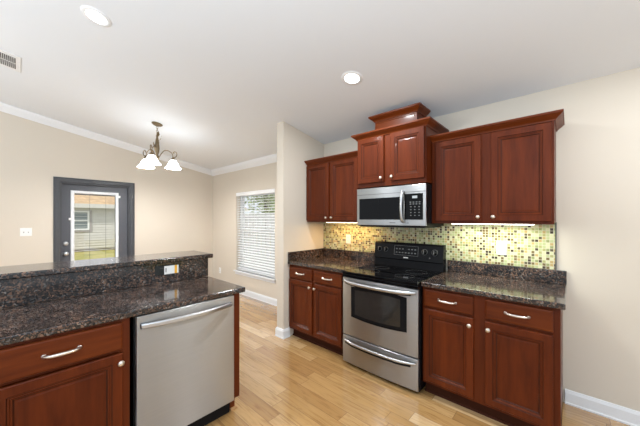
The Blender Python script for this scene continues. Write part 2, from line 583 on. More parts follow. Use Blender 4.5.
for yy in (0.19, 0.40):
    MB().tube([(-0.07, gy0+yy, gz0), (-0.07, gy0+yy, gz1-0.02)], 0.002, 6).build('blind_cord', M['greyprint'], lf)
for yy, zz in ((gy0-0.055, 1.42), (gy1+0.055, 1.80)):
    MB().box(-0.055, -0.035, yy-0.012, yy+0.012, zz-0.018, zz+0.018, 0.004).build('blind_slider', M['plate'], lf)
rot = Matrix.Rotation(PI/2, 4, 'Y')
def on_door(y, z): return Matrix.Translation((-0.055, y, z)) @ rot
MB().lathe([(0.0, 0.0), (0.032, 0), (0.032, 0.006), (0.026, 0.012), (0.026, 0.02), (0.018, 0.024), (0, 0.024)], 20, on_door(0.476-DY0+0.025, 1.037)).build('deadbolt', M['chrome'], dr)
MB().lathe([(0.0, 0.0), (0.032, 0), (0.032, 0.006), (0.014, 0.012), (0.012, 0.03), (0.024, 0.04), (0.028, 0.052), (0.022, 0.064), (0, 0.068)], 20, on_door(0.476-DY0+0.025, 0.884)).build('door_knob', M['chrome'], dr)
MB().box(-0.148, 0.0, 0.02, dw-0.02, 0.0, 0.012).build('threshold', M['steel'], dr)

# ================================================================== OUTSIDE
b = MB(); b.box(-45, LX-0.16, -25, 30, -0.3, -0.12); b.box(LX-0.16, 14, WY+0.16, 30, -0.3, -0.12)
tag(b.build('lawn', M['lawn']), 'dry green lawn outside the door', 'lawn', kind='structure')
tag(MB().box(-15, -2.2, WY+0.17, 6.65, -0.14, -0.10).build('patio', plain('pale_concrete', (0.36, 0.355, 0.34), 0.8, var=0.08, scale=4)), 'pale concrete patio outside the window', 'patio', kind='structure')
HX = -17.0
hs = thing('neighbor_house', (HX, 2.5, -0.12), 'pale sided house with a tan shingle roof seen through the door glass', 'house')
b = MB()
pr = [(-0.3, 0.03)]
nlap = 17
for i in range(nlap):
    pr += [(0.038, 0.03+i*0.125), (0.0, 0.03+(i+1)*0.125)]
pr += [(-0.3, 0.03+nlap*0.125)]
b.loft([[(x, y, z) for x, z in pr] for y in (-6, 8)])
wl = b.build('siding_wall', M['siding'], hs)
MB().box(-0.3, 0.03, -6, 8, 0, 0.10).build('foundation', M['bark'], hs)
b = MB()
b.poly([(0.38, -6.4, 2.16), (-4.0, -6.4, 3.06), (-4.0, -6.4, 3.14), (0.38, -6.4, 2.24)], (0, 14.8, 0))
b.poly([(-4.0, -6.4, 3.06), (-8.4, -6.4, 2.16), (-8.4, -6.4, 2.24), (-4.0, -6.4, 3.14)], (0, 14.8, 0))
b.build('roof', M['shingle'], hs)
MB().box(0.36, 0.40, -6.4, 8.4, 2.06, 2.25).build('fascia', M['siding'], hs)
MB().box(-0.01, 0.36, -6.4, 8.4, 2.10, 2.13).build('soffit', M['fence'], hs)
MB().box(-8.0, -0.31, -5.98, 7.98, 0, 2.1).build('wall', M['siding'], hs)
b = MB()
wy0, wy1, wz0, wz1 = 1.45-2.5, 2.30-2.5, 1.02, 1.92
frame_bars_y = lambda b, ya, yb, za, zb, w, xa, xb: (b.box(xa, xb, ya, ya+w, za, zb), b.box(xa, xb, yb-w, yb, za, zb), b.box(xa, xb, ya+w, yb-w, za, za+w), b.box(xa, xb, ya+w, yb-w, zb-w, zb))
frame_bars_y(b, wy0, wy1, wz0, wz1, 0.07, 0.0, 0.06)
b.box(0.0, 0.055, wy0+0.07, wy1-0.07, (wz0+wz1)/2-0.03, (wz0+wz1)/2+0.03)
hwf = b.build('window', M['trim'], hs)
MB().box(0.024, 0.034, wy0+0.07, wy1-0.07, wz0+0.07, wz1-0.07).build('pane', plain('dull_window_pane', (0.13, 0.17, 0.17), 0.15), hwf)
b = MB(); b.box(0.0, 0.045, wy1, wy1+0.10, wz0-0.10, wz1+0.04); b.box(0.0, 0.045, wy0, wy1, wz0-0.10, wz0)
b.build('window_trim', plain('weathered_trim', (0.36, 0.33, 0.31), 0.7), hs)

fn = thing('fence', (-5, 6.6, -0.12), 'white board fence with narrow gaps behind the window', 'fence')
b = MB()
x = -9.0
while x < 7:
    b.box(x, x+0.235, 0.0, 0.03, 0.06, 1.78); x += 0.30
b.build('board_panel', M['fence'], fn)
b = MB()
for zz in (0.3, 0.95, 1.55): b.box(-9, 7, 0.03, 0.07, zz, zz+0.09)
b.build('rail', M['fence'], fn)
for px_ in (-7.5, -5.1, -2.7, -0.3, 2.1, 4.5):
    MB().box(px_-0.06, px_+0.06, 0.07, 0.19, 0, 1.82, 0.01).build('post', M['fence'], fn)

def tree(loc, h, r, label):
    t = thing('tree', loc, label, 'tree', group=None)
    MB().tube(spline([(0, 0, 0), (0.06, 0.03, h*0.3), (-0.04, 0, h*0.6), (0.05, 0.05, h*0.85)], 5), [0.16-0.006*i for i in range(16)], 8).build('trunk', M['bark'], t)
    b = MB()
    rnd = random.Random(int(loc[0]*10))
    lobes = []
    for k in range(14):
        a = rnd.uniform(0, 2*PI); rr = r*rnd.uniform(0.1, 0.7)
        lobes.append((Vector((rr*math.cos(a), rr*math.sin(a), h*rnd.uniform(0.35, 0.95))), r*rnd.uniform(0.3, 0.5)))
    for k in range(2600):
        c, lr = rnd.choice(lobes)
        d = Vector((rnd.gauss(0, 1), rnd.gauss(0, 1), rnd.gauss(0, 1))).normalized()
        p = c + d*lr*rnd.uniform(0.6, 1.05)
        u = Vector((rnd.gauss(0, 1), rnd.gauss(0, 1), rnd.gauss(0, 1))).normalized()
        v = u.cross(d if abs(u.dot(d)) < 0.95 else Vector((0, 0, 1))).normalized()
        s_ = rnd.uniform(0.06, 0.13)
        q = [b.bm.verts.new(p+u*s_), b.bm.verts.new(p+v*s_*0.5), b.bm.verts.new(p-u*s_), b.bm.verts.new(p-v*s_*0.5)]
        b.bm.faces.new(q)
    b.build('crown', M['leaf'], t)
tree((-13.2, 9.8, -0.12), 4.2, 2.2, 'leafy green tree behind the white fence, nearer the dining corner')
tree((-18.0, 15.0, -0.12), 4.6, 2.4, 'leafy green tree farthest behind the white fence')
tree((-11.6, 14.2, -0.12), 4.4, 1.9, 'leafy green tree behind the fence, seen nearest the stub wall')

# ================================================================== CABINETS
DOOR_R = [(0, 0), (0, -0.018), (0.004, -0.022), (0.046, -0.022), (0.050, -0.0175), (0.055, -0.0175), (0.059, -0.0125), (0.065, -0.0125), (0.071, -0.0075), (0.078, -0.0075), (0.084, -0.0090)]
DRAW_R = [(0, 0), (0, -0.013), (0.003, -0.0165), (0.010, -0.019)]
YF = Matrix.Rotation(PI/2, 4, 'X')     # local +z -> -y

def knob(par, x, z, y=-0.022):
    m = Matrix.Translation((x, y, z)) @ YF
    MB().lathe([(0, 0), (0.008, 0), (0.0065, 0.006), (0.006, 0.011), (0.012, 0.014), (0.0155, 0.019), (0.0145, 0.025), (0.009, 0.029), (0, 0.030)], 18, m).build('knob', M['nickel'], par)
def pull(par, x, z, y=-0.019, w=0.125):
    h = w/2
    pts = spline([(x-h, y+0.002, z), (x-h+0.004, y-0.014, z), (x-h*0.62, y-0.025, z), (x, y-0.029, z), (x+h*0.62, y-0.025, z), (x+h-0.004, y-0.014, z), (x+h, y+0.002, z)], 5)
    n = len(pts)
    rad = []
    for i in range(n):
        t = abs(i/(n-1)*2-1)
        rad.append(0.0085-0.002*(t/0.5)**2 if t < 0.5 else (0.0050+0.0045*max(0, (t-0.72)/0.28)))
    b = MB().tube(pts, rad, 10, 1.15)
    for sx in (-1, 1):
        b.ball((x+sx*h*0.78, y-0.019, z), 0.0078, (1.2, 1, 1))
        b.lathe([(0, 0), (0.0105, 0), (0.0105, 0.003), (0.007, 0.006)], 14, Matrix.Translation((x+sx*h, y, z)) @ YF)
    b.build('handle', M['nickel'], par)
def door(par, x0, x1, z0, z1, kx=None, kz=None):
    d = MB().rings(x0, x1, z0, z1, DOOR_R).build('door', [M['cherry_v'], M['groove']], par)
    for f in d.data.polygons:                      # darker cherry colour on the groove faces of the moulded frame
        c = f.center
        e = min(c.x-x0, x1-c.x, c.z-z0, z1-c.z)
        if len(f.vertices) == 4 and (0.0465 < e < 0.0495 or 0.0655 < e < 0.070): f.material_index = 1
    if kx is not None: knob(d, kx, kz)
    return d
def drawer(par, x0, x1, z0, z1):
    d = MB().rings(x0, x1, z0, z1, DRAW_R).build('drawer', M['cherry_h'], par)
    pull(d, (x0+x1)/2, (z0+z1)/2)
    return d
def frame(par, w, z0, z1, xs, zs):
    """face frame: stiles at xs (x0, x1), rails at zs (z0, z1), 19 mm in front of y=0.0 .. 0.019"""
    b = MB()
    for a, c in xs: b.box(a, c, 0.0, 0.019, z0, z1)
    for a, c in zs: b.box(xs[0][1], xs[-1][0], 0.0005, 0.0185, a, c)
    return b.build('face_frame', M['cherry_v'], par)

FY = 2.222          # face of the base cabinets
DEP = WY-FY-0.004
def base_body(par, w, z1=0.876):
    b = MB()
    b.poly([(0, 0.019, 0.10), (0, DEP, 0.10), (0, DEP, z1), (0, 0.019, z1)], (w, 0, 0))
    b.build('carcass', M['cherry_v'], par)
    b = MB()
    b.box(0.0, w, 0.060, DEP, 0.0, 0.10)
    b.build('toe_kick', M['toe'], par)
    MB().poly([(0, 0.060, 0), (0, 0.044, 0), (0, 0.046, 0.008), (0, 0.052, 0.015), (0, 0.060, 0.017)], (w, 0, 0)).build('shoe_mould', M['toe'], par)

# right base cabinet
cx0 = -0.889; w = 0.846
bc = thing('base_cabinet', (cx0, FY, 0), 'cherry base cabinet right of the range, two drawers over two doors', 'cabinet')
base_body(bc, w)
frame(bc, w, 0.10, 0.876, [(0, 0.04), (0.360, 0.46), (w-0.045, w)], [(0.10, 0.15), (0.70, 0.725), (0.85, 0.876)])
drawer(bc, 0.012, 0.373, 0.722, 0.858); drawer(bc, 0.447, 0.812, 0.722, 0.858)
door(bc, 0.012, 0.373, 0.125, 0.703, 0.35, 0.652); door(bc, 0.447, 0.812, 0.125, 0.703, 0.468, 0.652)
# left base cabinet
cx0 = SX1+0.002; w = -1.658-cx0
bc = thing('base_cabinet', (cx0, FY, 0), 'cherry base cabinet left of the range, against the stub wall', 'cabinet')
base_body(bc, w)
frame(bc, w, 0.10, 0.876, [(0, 0.035), (0.375, 0.45), (w-0.045, w)], [(0.10, 0.15), (0.70, 0.725), (0.85, 0.876)])
drawer(bc, 0.01, 0.388, 0.722, 0.850); drawer(bc, 0.418, 0.806, 0.722, 0.850)
door(bc, 0.01, 0.388, 0.125, 0.703, 0.363, 0.652); door(bc, 0.418, 0.806, 0.125, 0.703, 0.443, 0.652)

# upper cabinets
UY = 2.52
UD = WY-UY-0.003
CROWN = [(0, 0), (0.008, 0), (0.010, 0.008), (0.020, 0.018), (0.036, 0.030), (0.044, 0.040), (0.050, 0.042), (0.050, 0.056), (0, 0.056)]
def upper_body(par, w, z0, z1, dep=UD):
    b = MB(); b.box(0, w, 0.019, dep, z0+0.012, z1)
    b.build('carcass', M['cherry_v'], par)
def crown(par, path, z):
    MB().sweep(path, [(o, z+h) for o, h in CROWN]).build('crown_moulding', M['cherry_h'], par)
uz0, uz1 = 1.382, 2.118
ux = -0.924; w = 0.842
uc = thing('wall_cabinet', (ux, UY, uz0), 'wide two-door cherry upper cabinet right of the microwave', 'cabinet')
def rel(o, dz):   # build with z measured from the floor
    for ch_ in o.children: ch_.location.z = -dz
upper_body(uc, w, uz0, uz1)
frame(uc, w, uz0, uz1, [(0, 0.045), (0.380, 0.47), (w-0.045, w)], [(uz0, uz0+0.05), (uz1-0.05, uz1)])
door(uc, 0.038, 0.392, uz0+0.02, uz1-0.02, 0.375, uz0+0.055); door(uc, 0.462, 0.828, uz0+0.02, uz1-0.02, 0.480, uz0+0.055)
crown(uc, [(0, 0.0), (w, 0.0), (w, UD)], uz1-0.012)
rel(uc, uz0)
ux = SX1+0.002; w = -1.655-ux
uc = thing('wall_cabinet', (ux, UY, uz0), 'cherry upper cabinet left of the microwave, against the stub wall', 'cabinet')
upper_body(uc, w, uz0, uz1)
frame(uc, w, uz0, uz1, [(0, 0.035), (0.365, 0.43), (w-0.045, w)], [(uz0, uz0+0.05), (uz1-0.05, uz1)])
door(uc, 0.006, 0.378, uz0+0.02, uz1-0.02, 0.352, uz0+0.055); door(uc, 0.406, 0.80, uz0+0.02, uz1-0.02, 0.436, uz0+0.055)
crown(uc, [(0, 0.0), (w-0.003, 0.0)], uz1-0.012)
rel(uc, uz0)
# cabinet over the microwave
mz0, mz1, MY = 1.742, 2.245, 2.40
ux = -1.650; w = 0.722
uc = thing('wall_cabinet', (ux, MY, mz0), 'shorter cherry cabinet directly above the microwave, standing forward', 'cabinet')
md = WY-MY-0.003
upper_body(uc, w, mz0-0.010, mz1, md)
frame(uc, w, mz0, mz1, [(0, 0.03), (0.30, 0.40), (w-0.03, w)], [(mz0, mz0+0.06), (mz1-0.04, mz1)])
door(uc, 0.014, 0.314, mz0+0.04, mz1-0.012, 0.292, mz0+0.078); door(uc, 0.386, 0.708, mz0+0.04, mz1-0.012, 0.406, mz0+0.078)
crown(uc, [(0, md), (0, 0), (w, 0), (w, md)], mz1-0.010)
rel(uc, mz0)
# stepped box on top
tz0 = mz1+0.0465; tz1 = 2.418
tb = thing('cabinet_topper', (-1.487, 2.478, tz0), 'small cherry box with crown moulding on top of the cabinet above the microwave', 'cabinet topper')
tw = 0.440; td = 0.205
b = MB(); b.box(0, tw, 0.012, td, 0, tz1-tz0); b.build('box_body', M['cherry_v'], tb)
b = MB(); b.rings(0, tw, 0, tz1-tz0, [(0, 0.012), (0, 0.0), (0.018, 0.0), (0.022, 0.004)]); b.build('front_panel', M['cherry_h'], tb)
crown(tb, [(0, td), (0, 0), (tw, 0), (tw, td)], tz1-tz0-0.006)

# peninsula cabinet (faces the range side)
PX = -1.81
pc = thing('base_cabinet', (PX, -0.56, 0), 'cherry base cabinet left of the dishwasher in the peninsula', 'cabinet', rz=PI/2)
pw = 0.383+0.56+0.035
pd = 0.555
MB().box(0, pw, 0.019, pd, 0.10, 0.876).build('carcass', M['cherry_v'], pc)
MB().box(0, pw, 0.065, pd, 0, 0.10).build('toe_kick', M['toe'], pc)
o1 = 0.56
frame(pc, pw, 0.10, 0.876, [(0, 0.04), (o1-0.085-0.035, o1-0.085+0.008), (pw-0.047, pw)], [(0.10, 0.15), (0.70, 0.725), (0.858, 0.876)])
drawer(pc, o1-0.097, o1+0.383, 0.714, 0.860); drawer(pc, 0.02, o1-0.125, 0.714, 0.860)
door(pc, o1-0.081, o1+0.383, 0.125, 0.696, o1+0.371, 0.650); door(pc, 0.02, o1-0.125, 0.125, 0.696, 0.05, 0.650)
# end panel
ep = thing('end_panel', (PX, 1.058, 0), 'narrow cherry end panel right of the dishwasher', 'panel', rz=PI/2)
b = MB(); b.poly([(0, 0.0, 0.115), (0, pd, 0.115), (0, pd, 0.876), (0, 0.0, 0.876)], (0.045, 0, 0))
b.build('panel', M['cherry_v'], ep)
MB().box(0, 0.038, 0.055, pd, 0, 0.115).build('toe_kick', M['cherry_h'], ep)
MB().sweep([(-0.0, 0.055), (0.038, 0.055), (0.038, pd)], [(0, 0), (0.016, 0), (0.015, 0.008), (0.009, 0.015), (0, 0.017)]).build('shoe_mould', M['shoe'], ep)

# ================================================================== COUNTERTOPS
def slab_mb(b, x0, x1, y0, y1, z0, z1): b.box(x0, x1, y0, y1, z0, z1, 0.006, 3)
ct = thing('countertop', (-0.02, WY, 0.878), 'dark granite countertop right of the range', 'countertop')
b = MB(); slab_mb(b, -0.868, 0.0, -0.665, -0.003, 0, 0.036); b.build('counter_slab', M['granite'], ct)
b = MB(); b.box(-0.868, 0.0, -0.024, -0.002, 0.0365, 0.142, 0.003); b.build('backsplash', M['granite'], ct)
ct = thing('countertop', (SX1+0.001, WY, 0.878), 'dark granite countertop left of the range, in the corner', 'countertop')
cw = -1.656-SX1-0.001
b = MB(); slab_mb(b, 0.001, cw, -0.665, -0.003, 0, 0.036); b.build('counter_slab', M['granite'], ct)
b = MB(); b.box(0.001, cw, -0.024, -0.002, 0.0365, 0.142, 0.003); b.build('backsplash', M['granite'], ct)
b = MB(); b.box(0.001, 0.022, -0.66, -0.025, 0.0365, 0.142, 0.003); b.build('side_splash', M['granite'], ct)
ct = thing('countertop', (-2.37, 1.14, 0.878), 'long speckled granite countertop over the dishwasher', 'countertop')
b = MB(); slab_mb(b, -0.008, 0.585, -1.75, 0.0, 0, 0.036); b.build('counter_slab', M['granite'], ct)
b = MB(); b.box(-0.028, -0.004, -1.75, -0.004, 0.0365, 0.198, 0.002); b.build('backsplash', M['granite'], ct)
bt = MB(); bt.box(-2.735, -2.345, -0.60, 1.170, 1.0762, 1.112, 0.008, 3)
tag(bt.build('bar_top', M['granite']), 'raised granite bar top along the peninsula', 'countertop')

# mosaic backsplash
ts = thing('tile_backsplash', (SX1+0.003, WY, 1.02), 'glass mosaic backsplash of small olive, cream and brown tiles', 'backsplash')
MB().box(0, -0.088-SX1-0.003, -0.011, -0.001, 0.001, 0.375).build('mosaic_sheet', M['mosaic'], ts)
MB().box(-0.0875-SX1-0.003, -0.0785-SX1-0.003, -0.013, -0.001, 0.001, 0.375).build('edge_trim', plain('grey_edge_trim', (0.10, 0.10, 0.09), 0.4), ts)

# ================================================================== APPLIANCES
# ---- range
RX, RW, RF = -1.653, 0.758, 2.150
rg = thing('range', (RX, RF, 0), 'stainless and black electric range between the base cabinets', 'range')
rd = 2.828-RF
b = MB(); b.box(0, RW, 0.02, rd, 0.03, 0.885); b.build('body', M['black'], rg)
for sx in (0.04, RW-0.07):
    for sy in (0.06, rd-0.08):
        MB().box(sx, sx+0.03, sy, sy+0.03, 0, 0.031).build('foot', M['black'], rg)
def bowed(b, x0, x1, z0, z1, bow, y1, n=16, top=0.0, bot=0.0):
    loops = []
    for i in range(n+1):
        t = i/n; x = x0+(x1-x0)*t
        y = -bow*(1-(2*t-1)**2)
        k = (1-(2*t-1)**2)
        loops.append([(x, y1, z0-bot*k), (x, y+0.004, z0-bot*k), (x, y, z0-bot*k+0.004), (x, y, z1+top*k-0.004), (x, y+0.004, z1+top*k), (x, y1, z1+top*k)])
    return b.loft(loops)
od = bowed(MB(), 0.003, RW-0.003, 0.302, 0.852, 0.014, 0.02).build('oven_door', M['steel'], rg)
def arch_panel(x0, x1, z0, z1, y0, bow, up, dn, th, n=18, width_total=RW):
    loops = []
    for i in range(n+1):
        t = i/n; x = x0+(x1-x0)*t
        tt = (x)/width_total
        yb = -bow*(1-(2*tt-1)**2)
        k = 1-(2*t-1)**2
        loops.append([(x, yb+0.004, z0-dn*k), (x, yb-th, z0-dn*k), (x, yb-th, z1+up*k), (x, yb+0.004, z1+up*k)])
    return MB().loft(loops)
arch_panel(0.105, RW-0.095, 0.490, 0.775, 0, 0.014, 0.016, 0.016, 0.0015).build('window_border', M['black'], od)
arch_panel(0.150, RW-0.150, 0.520, 0.750, 0, 0.014, 0.012, 0.012, 0.0030).build('oven_window', M['ovenglass'], od)
def bow_handle(x0, x1, z, out, r, sag=0.0):
    pts = []
    for i in range(21):
        t = i/20; k = 1-(2*t-1)**2
        pts.append((x0+(x1-x0)*t, -0.012-out*min(1, k*1.5+0.12)-0.012*k, z-sag*k))
    return pts
h1 = bow_handle(0.018, RW-0.018, 0.826, 0.032, 0.016, 0.012)
MB().tube(h1, [0.010+0.006*min(1, (1-abs(i/10-1))*4) for i in range(21)], 12, 0.9).build('handle', M['steel_bright'], od)
MB().tube([(p[0], p[1]+0.004, p[2]-0.016) for p in h1[1:-1]], 0.0085, 10).build('handle_grip', M['black'], od)
wd = bowed(MB(), 0.003, RW-0.003, 0.035, 0.292, 0.014, 0.02).build('warming_drawer', M['steel'], rg)
h2 = bow_handle(0.02, RW-0.02, 0.258, 0.030, 0.016, 0.010)
MB().tube(h2, [0.008+0.004*min(1, (1-abs(i/10-1))*4) for i in range(21)], 12, 0.9).build('handle', M['steel_bright'], wd)
MB().tube([(p[0], p[1]+0.003, p[2]-0.016) for p in h2[1:-1]], 0.0130, 10).build('handle_grip', M['black'], wd)
b = MB(); b.box(0.001, RW-0.001, -0.008, 0.02, 0.858, 0.886, 0.005); b.build('front_trim', M['blackglass'], rg)
b = MB(); b.box(-0.002, RW+0.002, -0.010, rd-0.07, 0.886, 0.912, 0.006, 3)
ck = b.build('cooktop', M['blackglass'], rg)
for bx, by, br in ((0.20, 0.17, 0.10), (0.56, 0.17, 0.085), (0.20, 0.42, 0.075), (0.56, 0.42, 0.10)):
    MB().lathe([(br-0.003, 0.9121), (br-0.003, 0.9125), (br, 0.9125), (br, 0.9121)], 40, Matrix.Translation((bx, by, 0))).build('burner_ring', M['burner'], ck)
# control panel, leaning back
b = MB()
prof = [(rd-0.095, 0.905), (rd-0.085, 0.985), (rd-0.100, 0.995), (rd-0.075, 1.150), (rd-0.060, 1.166), (rd-0.010, 1.166), (rd-0.010, 0.905)]
b.poly([(0.004, y, z) for y, z in prof], (RW-0.008, 0, 0))
bk = b.build('control_panel', M['black'], rg)
tilt = math.atan2(0.025, 0.155)
def on_panel(x, h, extra=0.0):   # h along the sloped face from its lower edge
    return Vector((x, rd-0.100+0.025*h-extra, 0.995+0.155*h))
PR = Matrix.Rotation(PI/2-tilt, 4, 'X')
for x in (0.065, 0.145, RW-0.185, RW-0.085):
    big = x > 0.4
    m = Matrix.Translation(on_panel(x, 0.60)) @ PR
    r = 0.026 if big else 0.022
    k = MB().lathe([(0, 0), (r, 0), (r, 0.004), (r*0.8, 0.006), (r*0.72, 0.022), (r*0.6, 0.026), (0, 0.026)], 22, m).build('control_knob', M['black'], bk)
    MB().lathe([(r+0.001, 0.0005), (r+0.004, 0.0005), (r+0.004, 0.0015), (r+0.001, 0.0015)], 28, m).build('dial_ring', M['greyprint'], k)
    b = MB(); b.box(-0.003, 0.003, -r*0.75, r*0.75, 0.024, 0.033, 0.001)
    b.bm.transform(m); b.build('grip', M['greyprint'], k)
def panel_box(xa, xb, ha, hb, th, name, mat, par):
    b = MB()
    a = [on_panel(xa, ha), on_panel(xb, ha), on_panel(xb, hb), on_panel(xa, hb)]
    b.poly(a, (0, -th, 0.16*th)); return b.build(name, mat, par)
ds = panel_box(0.245, 0.510, 0.28, 0.92, 0.0012, 'display', M['blackglass'], bk)
b = MB()
for (xa, xb, ha, hb) in ((0.245, 0.510, 0.905, 0.92), (0.245, 0.510, 0.28, 0.295), (0.245, 0.2485, 0.28, 0.92), (0.5065, 0.510, 0.28, 0.92)):
    b.poly([on_panel(xa, ha, 0.001), on_panel(xb, ha, 0.001), on_panel(xb, hb, 0.001), on_panel(xa, hb, 0.001)], (0, -0.001, 0))
for r_ in range(2):
    for c_ in range(7):
        xa = 0.265+c_*0.034
        if r_ == 1 and c_ == 3: continue
        ha = 0.42+r_*0.24
        b.poly([on_panel(xa, ha, 0.001), on_panel(xa+0.018, ha, 0.001), on_panel(xa+0.018, ha+0.07, 0.001), on_panel(xa, ha+0.07, 0.001)], (0, -0.001, 0))
b.build('key_print', M['greyprint'], ds)
panel_box(0.355, 0.405, 0.10, 0.17, 0.0012, 'badge', M['whiteprint'], bk)
panel_box(RW-0.135, RW-0.125, 0.20, 0.28, 0.001, 'indicator', M['greyprint'], bk)

# ---- microwave
XM, WM, YM, zm0, zm1 = -1.648, 0.722, 2.385, 1.352, 1.731
mw = thing('microwave', (XM, YM, zm0), 'stainless over-the-range microwave under the short cherry cabinet', 'microwave')
hm = zm1-zm0
b = MB(); b.box(0, WM, 0.022, WY-YM-0.013, 0.0, hm); b.build('body', M['black'], mw)
b = MB(); b.box(0, WM, 0.0, 0.0215, 0.006, hm-0.002, 0.004)
fc = b.build('front', M['steel'], mw)
MB().box(0.003, WM-0.003, -0.0012, 0.002, hm-0.068, hm-0.064).build('vent_gap', M['slot'], fc)
MB().box(0.03, 0.515, -0.0025, 0.002, 0.062, hm-0.105, 0.002).build('door_window', M['blackglass'], fc)
MB().box(0.262, 0.266, -0.0032, 0.001, 0.064, hm-0.107).build('window_mullion', M['black'], fc)
kp = MB().box(0.525, WM-0.026, -0.0025, 0.002, 0.062, hm-0.082, 0.002).build('keypad', M['blackglass'], fc)
b = MB()
b.box(0.600, 0.645, -0.0035, 0.0, hm-0.125, hm-0.103)
b.build('clock', emissive('lit_clock', (0.85, 0.95, 1.0), 0.35, (0.1, 0.1, 0.1)), kp)
b = MB()
for i, zz in enumerate((hm-0.155, hm-0.172)):
    for c_ in range(4): b.box(0.575+c_*0.028, 0.590+c_*0.028, -0.0035, 0.0, zz-0.009, zz)
for r_ in range(4):
    for c_ in range(3): b.box(0.580+c_*0.038, 0.592+c_*0.038, -0.0035, 0.0, hm-0.205-r_*0.026, hm-0.197-r_*0.026)
b.build('key_print', M['greyprint'], kp)
pts = spline([(0.512, 0.0, 0.045), (0.512, -0.030, 0.060), (0.512, -0.046, 0.155), (0.512, -0.046, 0.20), (0.512, -0.030, hm-0.075), (0.512, 0.0, hm-0.060)], 5)
MB().tube(pts, 0.013, 12).build('handle', M['steel_bright'], fc)
MB().box(0.375, 0.435, -0.0010, 0.002, 0.028, 0.036).build('badge', M['greyprint'], fc)
MB().box(0.555, 0.562, -0.0010, 0.002, 0.025, 0.040).build('latch_print', M['greyprint'], fc)
b = MB(); b.box(0.02, WM-0.02, 0.03, WY-YM-0.03, -0.012, -0.0005); b.build('underside_grille', M['black'], mw)

# ---- dishwasher
dz = thing('dishwasher', (PX, 0.436, 0), 'stainless dishwasher with a bowed bar handle in the peninsula', 'dishwasher', rz=PI/2)
DW = 0.616
MB().box(0.004, DW-0.002, 0.02, 0.55, 0.105, 0.872).build('body', M['black'], dz)
b = MB(); b.box(0.010, DW-0.004, -0.022, 0.0195, 0.115, 0.872, 0.004)
dd = b.build('door', M['steel_dw'], dz)
MB().box(0.010, DW-0.004, 0.045, 0.30, 0.0, 0.112).build('toe_panel', M['black'], dz)
pts = []
for i in range(25):
    t = i/24; k = 1-(2*t-1)**2
    pts.append((0.030+(DW-0.058)*t, -0.030-0.040*k, 0.815))
b = MB()
loops = []
for i, p in enumerate(pts):
    x, y, z = p
    hgt = 0.014
    loops.append([(x, y+0.008, z-hgt), (x, y-0.004, z-hgt), (x, y-0.009, z-hgt+0.006), (x, y-0.009, z+hgt-0.006), (x, y-0.004, z+hgt), (x, y+0.008, z+hgt)])
b.loft(loops)
for xx in (0.030, DW-0.046):
    b.box(xx, xx+0.018, -0.034, -0.020, 0.801, 0.829)
b.build('handle', M['steel_bright'], dd)

# ================================================================== SMALL FIXED ITEMS
def outlet(loc, rz, label, name='outlet', plate=None, toggles=0):
    o = thing(name, loc, label, 'light switch' if toggles else 'outlet', rz=rz)
    pw_ = 0.117 if toggles else 0.072
    p = MB().rings(-pw_/2, pw_/2, -0.058, 0.058, [(0, 0), (0, -0.004), (0.003, -0.0065)]).build('cover_plate', plate or M['plate'], o)
    if toggles:
        for x in (-0.023, 0.023):
            t = MB().box(x-0.0055, x+0.0055, -0.0072, -0.002, -0.012, 0.012).build('switch_slot', M['greyprint'], p)
            MB().poly([(x-0.004, -0.007, -0.004), (x+0.004, -0.007, -0.004), (x+0.004, -0.007, 0.006), (x-0.004, -0.007, 0.006)], (0, -0.010, 0.006)).build('toggle', M['plate'], o)
    else:
        for z in (-0.02, 0.02):
            q = MB().rings(-0.0165, 0.0165, z-0.0145, z+0.0145, [(0, -0.004), (0, -0.0078), (0.001, -0.0085)]).build('socket', plate or M['plate'], o)
            b = MB()
            b.box(-0.008, -0.0055, -0.0090, -0.008, z-0.004, z+0.006); b.box(0.0055, 0.008, -0.0090, -0.008, z-0.004, z+0.005)
            b.box(-0.002, 0.002, -0.0090, -0.008, z-0.011, z-0.007)
            b.build('slots', M['slot'], q)
    return o
outlet((-2.092, WY-0.0115, 1.164), 0, 'white outlet on the mosaic left of the range')
outlet((-0.444, WY-0.0115, 1.166), 0, 'white outlet on the mosaic right of the range')
outlet((-5.42, WY-0.0005, 0.345), 0, 'small white outlet low on the beige wall left of the window')
outlet((LX+0.0005, 0.079, 1.235), PI/2, 'white double switch plate on the dining wall left of the door', 'light_switch', None, 2)
# black outlet lying sideways in the granite splash, with a card over half of it
po = thing('outlet', (-2.3735, 0.795, 1.017), 'black sideways outlet in the granite splash under the bar', 'outlet', rz=PI/2)
MB().rings(-0.080, 0.055, -0.036, 0.036, [(0, 0), (0, -0.004), (0.003, -0.0065)]).build('cover_plate', M['blackplate'], po)
for xx in (-0.042, 0.012):
    q = MB().rings(xx-0.0165, xx+0.0165, -0.0165, 0.0165, [(0, -0.004), (0, -0.0078), (0.001, -0.0085)]).build('socket', M['blackplate'], po)
cd = thing('paper_tag', (-2.3735+0.009, 0.832, 1.017), 'white paper tag with an orange stripe stuck over the black outlet', 'tag', rz=PI/2)
MB().box(-0.056, 0.050, -0.0025, -0.0002, -0.034, 0.031).build('card', M['plate'], cd)
MB().box(0.020, 0.039, -0.0032, -0.0024, -0.034, 0.031).build('stripe', M['orange'], cd)
MB().box(-0.047, -0.041, -0.0032, -0.0024, -0.018, 0.016).build('small_print', M['greyprint'], cd)

